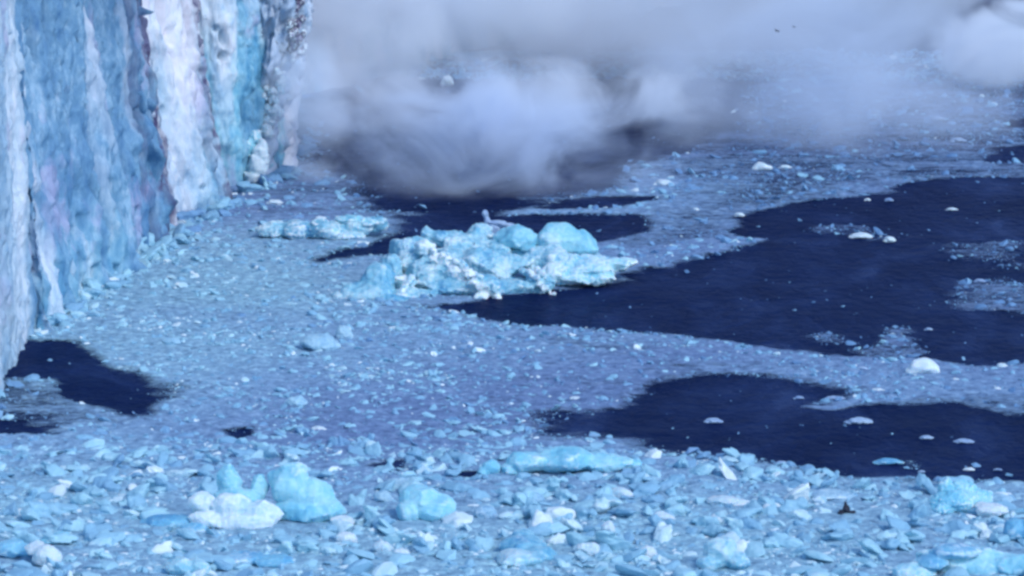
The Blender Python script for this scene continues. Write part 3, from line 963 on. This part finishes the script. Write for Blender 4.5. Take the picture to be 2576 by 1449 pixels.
def wall(name, path, H, batter, seed, parent, amp=(1.0, .45, .2), du=.16, dz=.28, z0=-2.0, white=None, cyan=None, dirt=None, lean=0.0, foot=None, label=None, skew=0.0, slits=0):
    """a standing sheet of ice over a plan path, closed by a top that runs back over the glacier; functions of (u 0..1, z) colour it"""
    P, u = resample(path, du)
    T = np.gradient(P, axis=0)
    T /= np.linalg.norm(T, axis=1)[:, None]
    for _ in range(6):
        T[1:-1] = (T[:-2] + T[1:-1] * 2 + T[2:]) / 4
    T /= np.linalg.norm(T, axis=1)[:, None]
    Nn = np.c_[T[:, 1], -T[:, 0]]
    zs = np.arange(z0, H, dz)
    nu, nv = len(u), len(zs)
    U = np.repeat(u[:, None], nv, 1).ravel()
    Z = np.repeat(zs[None, :], nu, 0).ravel()
    PP = np.repeat(P[:, None, :], nv, 1).reshape(-1, 2)
    NN = np.repeat(Nn[:, None, :], nv, 1).reshape(-1, 2)
    TT = np.repeat(T[:, None, :], nv, 1).reshape(-1, 2)
    q = np.c_[U, Z, np.zeros(len(U))]
    warp = 1.2 * fbm(q * np.array((.08, .06, 1)), 2, seed + 50)
    uw = U + warp
    d = amp[0] * fbm(np.c_[uw * .16, Z * .03, 0 * Z], 3, seed)
    d += amp[1] * ridged(np.c_[uw * .42, Z * .13, 0 * Z + 3], 4, seed + 7)
    d += amp[2] * 1.5 * fbm(np.c_[uw * .9, Z * .55, 0 * Z + 7], 5, seed + 13, .6)
    c1, c2, ci = cells(np.c_[uw * .55 + .5 * vnoise(q * .8, seed + 60), Z * .26 + .6 * vnoise(q * np.array((.35, .2, 1)), seed + 61), 0 * Z + 2], seed + 21)
    d += amp[1] * .55 * (ci - .5) * sstep(.0, .3, c2 - c1) - amp[1] * .35 * (1 - sstep(0, .10, c2 - c1)) * sstep(0, .4, fbm(np.c_[uw * .2, Z * .05, 0 * Z + 9], 2, seed + 40))
    d += amp[2] * .8 * ridged(np.c_[uw * 1.1, Z * .35, 0 * Z + 11], 3, seed + 44)
    if foot is not None:
        d += foot(U / u[-1], Z)
    rs = random.Random(seed)
    for _ in range(slits):
        uc, zc, ln, wd, dp = u[-1] * rs.uniform(.22, .86), rs.uniform(-1, 28), .35 + 2.6 * rs.random() ** 2.5, rs.uniform(.16, .5), rs.uniform(.8, 2.4)
        ux = U - uc - .12 * (Z - zc) * rs.uniform(-1, 1) - .15 * np.sin(Z * 1.7 + uc)
        d -= dp * np.exp(-(ux / wd) ** 2 - ((Z - zc) / ln) ** 4)
    for _ in range(slits // 12):
        uc, zc, ln, wd, dp = u[-1] * rs.uniform(.22, .86), rs.uniform(0, 30), rs.uniform(4, 11), rs.uniform(.25, .7), rs.uniform(1.5, 3.2)
        ux = U - uc - rs.uniform(-.15, .15) * (Z - zc) - .5 * vnoise(np.c_[Z * .5, 0 * Z + uc, 0 * Z], seed + 80)
        d -= dp * np.exp(-np.abs(ux / wd) ** 1.5 - ((Z - zc) / ln) ** 4)
    off = d - batter * np.maximum(Z, 0)
    XY = PP + NN * off[:, None] + TT * (lean * np.maximum(Z, 0))[:, None]
    XY[:, 0] -= skew * np.maximum(Z, 0)
    V = np.c_[XY, Z]
    un = U / u[-1]
    nz = fbm(np.c_[uw * .3, Z * .06, 0 * Z + 5], 3, seed + 31)
    at_ = {}
    for nm, fn in (('white', white), ('cyan', cyan), ('dirt', dirt)):
        if isinstance(fn, list):
            val = np.zeros(len(U))
            for pt, wd, stn in fn:
                uc = u[np.argmin(((P - gp(*pt)[:2]) ** 2).sum(1))]
                wob = .9 * fbm(np.c_[Z * .3, 0 * Z + uc, 0 * Z], 3, seed + 71) + .5 * fbm(np.c_[Z * 1.2, 0 * Z + uc, 0 * Z], 2, seed + 72)
                val = np.maximum(val, stn * sstep(wd, wd * .35, np.abs(U - uc + wob * wd)))
            at_[nm] = np.clip(val, 0, 1)
        else:
            at_[nm] = np.clip(fn(un, Z, nz), 0, 1) if fn else np.zeros(len(U))
    faces = grid_faces(nu, nv)
    # top running back
    top = np.arange(nu) * nv + nv - 1
    back = V[top].copy()
    back[:, :2] -= Nn * 45
    back[:, 0] -= 15
    back[:, 2] += 3
    V = np.vstack([V, back])
    b0 = nu * nv
    tf = np.stack([top[:-1], top[1:], b0 + np.arange(1, nu), b0 + np.arange(nu - 1)], 1)
    faces = np.vstack([faces, tf])
    for k in at_:
        at_[k] = np.r_[at_[k], np.full(nu, .5 if k == 'white' else 0)]
    o = link(name, np_mesh(name, V - np.array(parent.location), faces, True, at_), M['wall'], parent)
    if label:
        o['label'] = label
    return o


def G(*pp):
    return [gp(x, y)[:2] for x, y in pp]


gl = empty('glacier', gp(200, 745))
tag(gl, 'towering fluted blue and white glacier front rising out of the brash ice', 'glacier')
# near pillar
pA = [np.array((-60, 262.)), np.array((-46, 268.))] + G((-60, 1050), (0, 965), (42, 890), (72, 818)) + [np.array((-47.5, 322.)), np.array((-60, 323.))]
wall('ice_pillar', pA, 44, .02, 11, gl, (.7, .55, .3), slits=30, white=lambda u, z, n: .45 + .6 * n, cyan=lambda u, z, n: .5 + .6 * n)
# main wall
pB = [np.array((-58, 318.)), np.array((-48, 318.5))] + G((100, 838), (122, 836), (160, 775), (215, 742), (300, 700), (345, 645), (402, 612), (412, 596)) + [np.array((-41, 366.5)), np.array((-60, 368.))]
wall('ice_wall', pB, 46, .045, 23, gl, (1.2, 1.0, .42), skew=.085, slits=150, white=lambda u, z, n: .0 + 1.5 * n - .2,
     cyan=lambda u, z, n: sstep(12, 0, z) * (.55 + n) * .8, dirt=[((408, 601), 3.0, 1.1), ((388, 622), 1.6, .5)])
# white fin
pC = [np.array((-58, 369.5)), np.array((-43, 370.5))] + G((420, 575), (440, 548), (500, 532), (548, 513), (556, 496)) + [np.array((-36, 402.)), np.array((-58, 404.))]
wall('ice_fin', pC, 47, .03, 37, gl, (1.0, .9, .42), skew=.125, slits=70, white=lambda u, z, n: .55 + .7 * n + .035 * (z - 5), cyan=lambda u, z, n: .6 + 0 * z,
     dirt=[((420, 575), 1.6, .9), ((432, 556), 2.0, .45), ((552, 504), 2.6, 1.0), ((540, 516), 1.0, .4)])
# cyan wall behind
pD = [np.array((-58, 405.)), np.array((-37, 405.5))] + G((560, 470), (590, 464), (640, 454), (676, 444), (684, 432)) + [np.array((-36, 432.)), np.array((-62, 440.))]
wall('ice_wall', pD, 48, .03, 53, gl, (1.0, .8, .38), slits=60, white=lambda u, z, n: sstep(12, 24, z + 16 * n) * .75 + n * .3 - .15, cyan=lambda u, z, n: .75 + n,
     dirt=[((676, 444), .8, .5)])
# ragged dirty column at the far end
pF = [np.array((-38, 414.5))] + G((664, 448), (678, 442), (690, 434), (692, 424)) + [np.array((-34, 436.)), np.array((-44, 440.))]
wall('ice_pillar', pF, 48, .0, 91, gl, (1.6, 1.5, .8), skew=-.125, white=lambda u, z, n: .55 + .5 * n, dirt=lambda u, z, n: sstep(.40, .55, u + .2 * n) * sstep(12, 17, z + 6 * n) * 1.0)
# far front lost in the mist
pE = [np.array((-62, 445.)), np.array((-40, 455.)), np.array((-28, 490.)), np.array((-14, 530.)), np.array((8, 580.)), np.array((40, 640.)), np.array((90, 720.)), np.array((170, 790.))]
wall('ice_wall', pE, 50, .08, 71, gl, (2.5, 1.2, .4), .5, .8, white=lambda u, z, n: .5 + n, cyan=lambda u, z, n: .5 + 0 * z)

# rubble coming down between the cyan wall and the mist
Yf = gy(462)
berg('serac', 'upright white wedge of ice standing at the foot of the cyan wall', 'serac',
     [(660, 374, 16, 26, Yf + .3, 1.0), (655, 392, 21, 34, Yf, 1.2), (646, 418, 26, 38, Yf - .2, 1.3), (638, 444, 30, 24, Yf - .4, 1.3)], 'snow', .1, (.35, .12), (.5, 1.4), 1400, 1)
berg('serac', 'broken cyan heap leaning on the cyan wall left of the white wedge', 'serac',
     [(592, 400, 32, 58, Yf + .6, 1.6), (622, 370, 26, 34, Yf + .8, 1.4), (575, 425, 22, 44, Yf + .4, 1.2), (640, 345, 22, 20, Yf + 1.2, 1.2)], 'boulder', .11, (.3, .12), (.6, 1.6), 1420, 1, .06)
R = random.Random(5)
rub = []
for t in np.linspace(0, 1, 16):
    x, y = np.interp(t, [0, .35, .7, 1], [645, 668, 692, 706]), np.interp(t, [0, .35, .7, 1], [372, 305, 235, 170])
    rub.append(screen_blob(x + R.uniform(-6, 6), y, R.uniform(14, 28) * (1.25 - .6 * t), R.uniform(18, 30), 413 + 2 * t, 1.6, 1700 + int(t * 100), 16, .3))
link('ice_rubble', fuse('ice_rubble', rub, .11, (.45, .22), (.7, 2.0), gl.location, 77, 1, .25), M['pale'], gl)
falls = []
for k in range(26):
    t = R.random() ** .8
    x, y = np.interp(t, [0, .35, .7, 1], [640, 668, 694, 708]), np.interp(t, [0, .35, .7, 1], [350, 295, 225, 165])
    q = R.uniform(6, 17) * (1.2 - .5 * t)
    falls.append((x + R.uniform(-24, 16), y + R.uniform(-18, 18), q, q * R.uniform(.8, 1.4)))
for k, (x, y, rx, rz) in enumerate(falls):
    Y = 411.5 + R.uniform(-.5, 1.2)
    berg('ice_block', 'pinkish white ice block tumbling down the edge of the cyan wall', 'ice block', [(x, y, rx, rz * .9, Y, .7), (x + rx * .6, y + rz * .5, rx * .7, rz * .6, Y, .5), (x - rx * .5, y + rz * .3, rx * .6, rz * .7, Y, .5)],
         R.choice(['snow', 'snow', 'pale']), .08, (.18, .14), (1.1, 2.6), 1500 + 4 * k, 1, .05, group='ice blocks tumbling down the edge of the cyan wall')
darks = [(728, 30, 12, 14), (738, 60, 13, 16), (722, 85, 12, 12), (744, 95, 11, 14), (730, 115, 12, 14), (747, 128, 9, 11), (718, 60, 9, 12), (735, 140, 9, 9), (712, 20, 9, 12), (741, 10, 10, 12)]
for k, (x, y, rx, rz) in enumerate(darks):
    x, rx, rz = x + 10, rx * 1.25, rz * 1.2
    Y = 412.5 + R.uniform(-1.2, 1.2)
    berg('debris_block', 'dark dirty block breaking off beside the top of the cyan wall', 'debris', [(x, y, rx * .8, rz * .85, Y, .8), (x + rx * .7, y - rz * .6, rx * .5, rz * .6, Y, .6), (x - rx * .5, y + rz * .7, rx * .5, rz * .5, Y, .6)],
         'debris', .08, (.2, .2), (1.2, 2.8), 1600 + 4 * k, 0, .08, group='dark dirty blocks breaking off beside the cyan wall')


# ------------------------------------------------------------------ seabirds over the mist
def seabird(px, py, Y, span, label):
    bm = bmesh.new()
    prof = [(-.5, .02), (-.42, .05), (-.2, .09), (.05, .11), (.25, .09), (.36, .06), (.44, .065), (.5, .04), (.58, .008)]
    rings = []
    for x, r in prof:
        rings.append([bm.verts.new((x * span * .6, r * span * .6 * math.cos(a), r * span * .6 * math.sin(a))) for a in [k * math.pi / 4 for k in range(8)]])
    for a, b in zip(rings, rings[1:]):
        for k in range(8):
            bm.faces.new((a[k], a[(k + 1) % 8], b[(k + 1) % 8], b[k]))
    bm.faces.new(rings[0]); bm.faces.new(rings[-1][::-1])
    me = bpy.data.meshes.new('body'); bm.to_mesh(me); bm.free()
    root = empty('seabird', at(px, py, Y))
    root.rotation_euler = (0.2, 0, .6)
    tag(root, label, 'bird')
    link('body', me, M['dark'], root)
    for s in (-1, 1):
        bm = bmesh.new()
        sec = [(0, 0, .22), (.2, .10, .20), (.34, .12, .15), (.5, .07, .05)]
        up, dn = [], []
        for y, z, c in sec:
            up.append([bm.verts.new((c * span * .5 - (y * .15) * span, s * y * span, z * span + .012 * span)), bm.verts.new((-c * span * .5 - (y * .35) * span, s * y * span, z * span + .006 * span))])
            dn.append([bm.verts.new((c * span * .5 - (y * .15) * span, s * y * span, z * span - .006 * span)), bm.verts.new((-c * span * .5 - (y * .35) * span, s * y * span, z * span))])
        for k in range(3):
            bm.faces.new((up[k][0], up[k + 1][0], up[k + 1][1], up[k][1]))
            bm.faces.new((dn[k][0], dn[k][1], dn[k + 1][1], dn[k + 1][0]))
            bm.faces.new((up[k][0], dn[k][0], dn[k + 1][0], up[k + 1][0]))
            bm.faces.new((up[k][1], up[k + 1][1], dn[k + 1][1], dn[k][1]))
        bmesh.ops.recalc_face_normals(bm, faces=bm.faces[:])
        me = bpy.data.meshes.new('wing'); bm.to_mesh(me); bm.free()
        link('wing', me, M['dark'], root)


seabird(1955, 78, 372, .85, 'small dark seabird flying in front of the bank of mist')
seabird(1998, 68, 400, .55, 'fainter distant seabird right of the darker flying bird')


# ------------------------------------------------------------------ mist
def mist_mat(name, k, B, p, nscale, color, detail=5):
    m = bpy.data.materials.new(name)
    m.use_nodes = True
    nt = m.node_tree
    nt.nodes.clear()
    out = nt.nodes.new('ShaderNodeOutputMaterial')
    v = nt.nodes.new('ShaderNodeVolumePrincipled')
    v.inputs['Color'].default_value = (*color, 1)
    v.inputs['Anisotropy'].default_value = -0.2
    nt.links.new(v.outputs[0], out.inputs['Volume'])
    tc = nt.nodes.new('ShaderNodeTexCoord')
    ln = nt.nodes.new('ShaderNodeVectorMath')
    ln.operation = 'LENGTH'
    nt.links.new(tc.outputs['Object'], ln.inputs[0])
    n = pos_noise(nt, nscale, detail, 0.66, 0.6, (1, .7, 1.3))
    g = math_(nt, 'SUBTRACT', 1.0, ln.outputs['Value'], clamp=True)
    e = math_(nt, 'MULTIPLY', math_(nt, 'SUBTRACT', n, 0.5), B)
    s = math_(nt, 'ADD', g, math_(nt, 'MULTIPLY', e, math_(nt, 'MULTIPLY', g, 5.0, clamp=True)), clamp=True)
    s = math_(nt, 'POWER', s, p)
    nt.links.new(math_(nt, 'MULTIPLY', s, k), v.inputs['Density'])
    return m


def mist(px, py, Y, rx, rz, ry, od, label, B=2.4, p=1.5, nscale=.07, color=(.905, .945, 1.0)):
    """od: rough optical depth through the middle"""
    bm = bmesh.new()
    bmesh.ops.create_icosphere(bm, subdivisions=3, radius=1.02)
    me = bpy.data.meshes.new('mist')
    bm.to_mesh(me)
    bm.free()
    k = od * (p + 1) / (2.0 * ry)
    o = link('mist', me, mist_mat('mist', k, B, p, nscale, color))
    m = mpp(Y)
    o.location = at(px, py, Y)
    o.scale = (rx * m, ry, rz * m)
    tag(o, label, 'mist', kind='stuff')
    return o


PALE_MIST, BLUE_MIST = (.95, .97, 1.0), (.80, .875, 1.0)
mist(1500, -140, 530, 1250, 360, 70, 7.0, 'tall bank of pale spray mist filling the sky behind the bay', 3.0, 1.2, .024, PALE_MIST)
mist(1000, 5, 450, 480, 225, 30, 7.5, 'bright spray curtain rising beside the glacier edge', 3.2, 1.3, .045, PALE_MIST)
mist(1230, 240, 425, 800, 100, 17, 3.0, 'low rolling band of mist over the water behind the large iceberg', 5.0, 1.3, .085, (.93, .955, 1.0))
mist(1225, 325, 402, 330, 215, 10, 2.1, 'tongue of mist reaching down to the water behind the large iceberg', 3.2, 1.6, .10, (.87, .92, 1.0))
mist(1250, 370, 398, 640, 160, 9, 0.7, 'faint thin haze of spray spreading over the dark water beside the tongue of mist', 3.4, 1.2, .10, BLUE_MIST)
mist(2080, 220, 445, 560, 300, 26, 1.9, 'thin veil of mist over the far brash on the right', 3.0, 1.2, .06, (.86, .915, 1.0))
mist(2540, 110, 500, 230, 120, 18, 8.0, 'bright billow of mist at the upper right corner', 3.4, 1.3, .06, PALE_MIST)
mist(770, 290, 408, 125, 230, 6, 1.6, 'spray puff at the foot of the cyan wall', 2.6, 1.2, .10, (.9, .94, 1.0))

# ------------------------------------------------------------------ far shore
def hills():
    xs = np.linspace(-2600, 2600, 160)
    rows = []
    for j, (dy, hh) in enumerate([(0, -2), (120, .25), (300, .6), (600, 1.0), (1100, .7), (1500, -.05)]):
        h = hh * (170 + 90 * fbm(np.c_[xs * .0025, xs * 0 + j * .35, xs * 0], 4, 88)) if hh > 0 else np.full(len(xs), hh * 1.0 if j == 0 else -2)
        rows.append(np.c_[xs, 1500 + dy + xs * 0, h])
    V = np.stack(rows, 1).reshape(-1, 3)
    m = plain('far_rock_slope', (.07, .08, .10))
    tag(link('hills', np_mesh('hills', V, grid_faces(len(xs), len(rows)), True), m), 'dark slopes across the fjord behind the mist', 'hills', kind='structure')


hills()

# ------------------------------------------------------------------ light
SUN_EL, SUN_AZ = math.radians(42), math.radians(140)   # azimuth from +Y, clockwise
w = bpy.data.worlds.new('World')
scene.world = w
w.use_nodes = True
nt = w.node_tree
bg = nt.nodes['Background']
sky = nt.nodes.new('ShaderNodeTexSky')
sky.sky_type = 'NISHITA'
sky.sun_disc = False
sky.sun_elevation = SUN_EL
sky.sun_rotation = SUN_AZ
sky.air_density = 1.0
sky.dust_density = 0.1
sky.ozone_density = 5.0
nt.links.new(sky.outputs[0], bg.inputs[0])
bg.inputs[1].default_value = 0.15
sd = bpy.data.lights.new('sun', 'SUN')
sd.energy = 1.25
sd.angle = math.radians(20)
sd.color = (1.0, .985, .965)
so = bpy.data.objects.new('sun', sd)
C.objects.link(so)
dirv = Vector((math.sin(SUN_AZ) * math.cos(SUN_EL), math.cos(SUN_AZ) * math.cos(SUN_EL), math.sin(SUN_EL)))
so.rotation_euler = dirv.to_track_quat('Z', 'Y').to_euler()
so.location = (0, 0, 200)

# ------------------------------------------------------------------ camera and render
cd = bpy.data.cameras.new('camera')
cd.sensor_fit = 'HORIZONTAL'
cd.angle_x = 2 * math.atan(1288.0 / F)
cd.clip_start, cd.clip_end = 1.0, 20000
co = bpy.data.objects.new('camera', cd)
C.objects.link(co)
co.location = (0, 0, CAM_H)
co.rotation_euler = (math.pi / 2 - PITCH, 0, 0)
scene.camera = co

vs = scene.view_settings
vs.view_transform = 'Standard'
vs.look = 'None'
vs.exposure = 0.64
vs.gamma = 1.0
cy = scene.cycles
cy.use_denoising = True
cy.max_bounces = 12
cy.diffuse_bounces = 3
cy.glossy_bounces = 2
cy.transmission_bounces = 2
cy.volume_bounces = 10
cy.transparent_max_bounces = 8
cy.volume_step_rate = 0.7
cy.volume_max_steps = 256
cy.filter_width = 2.9
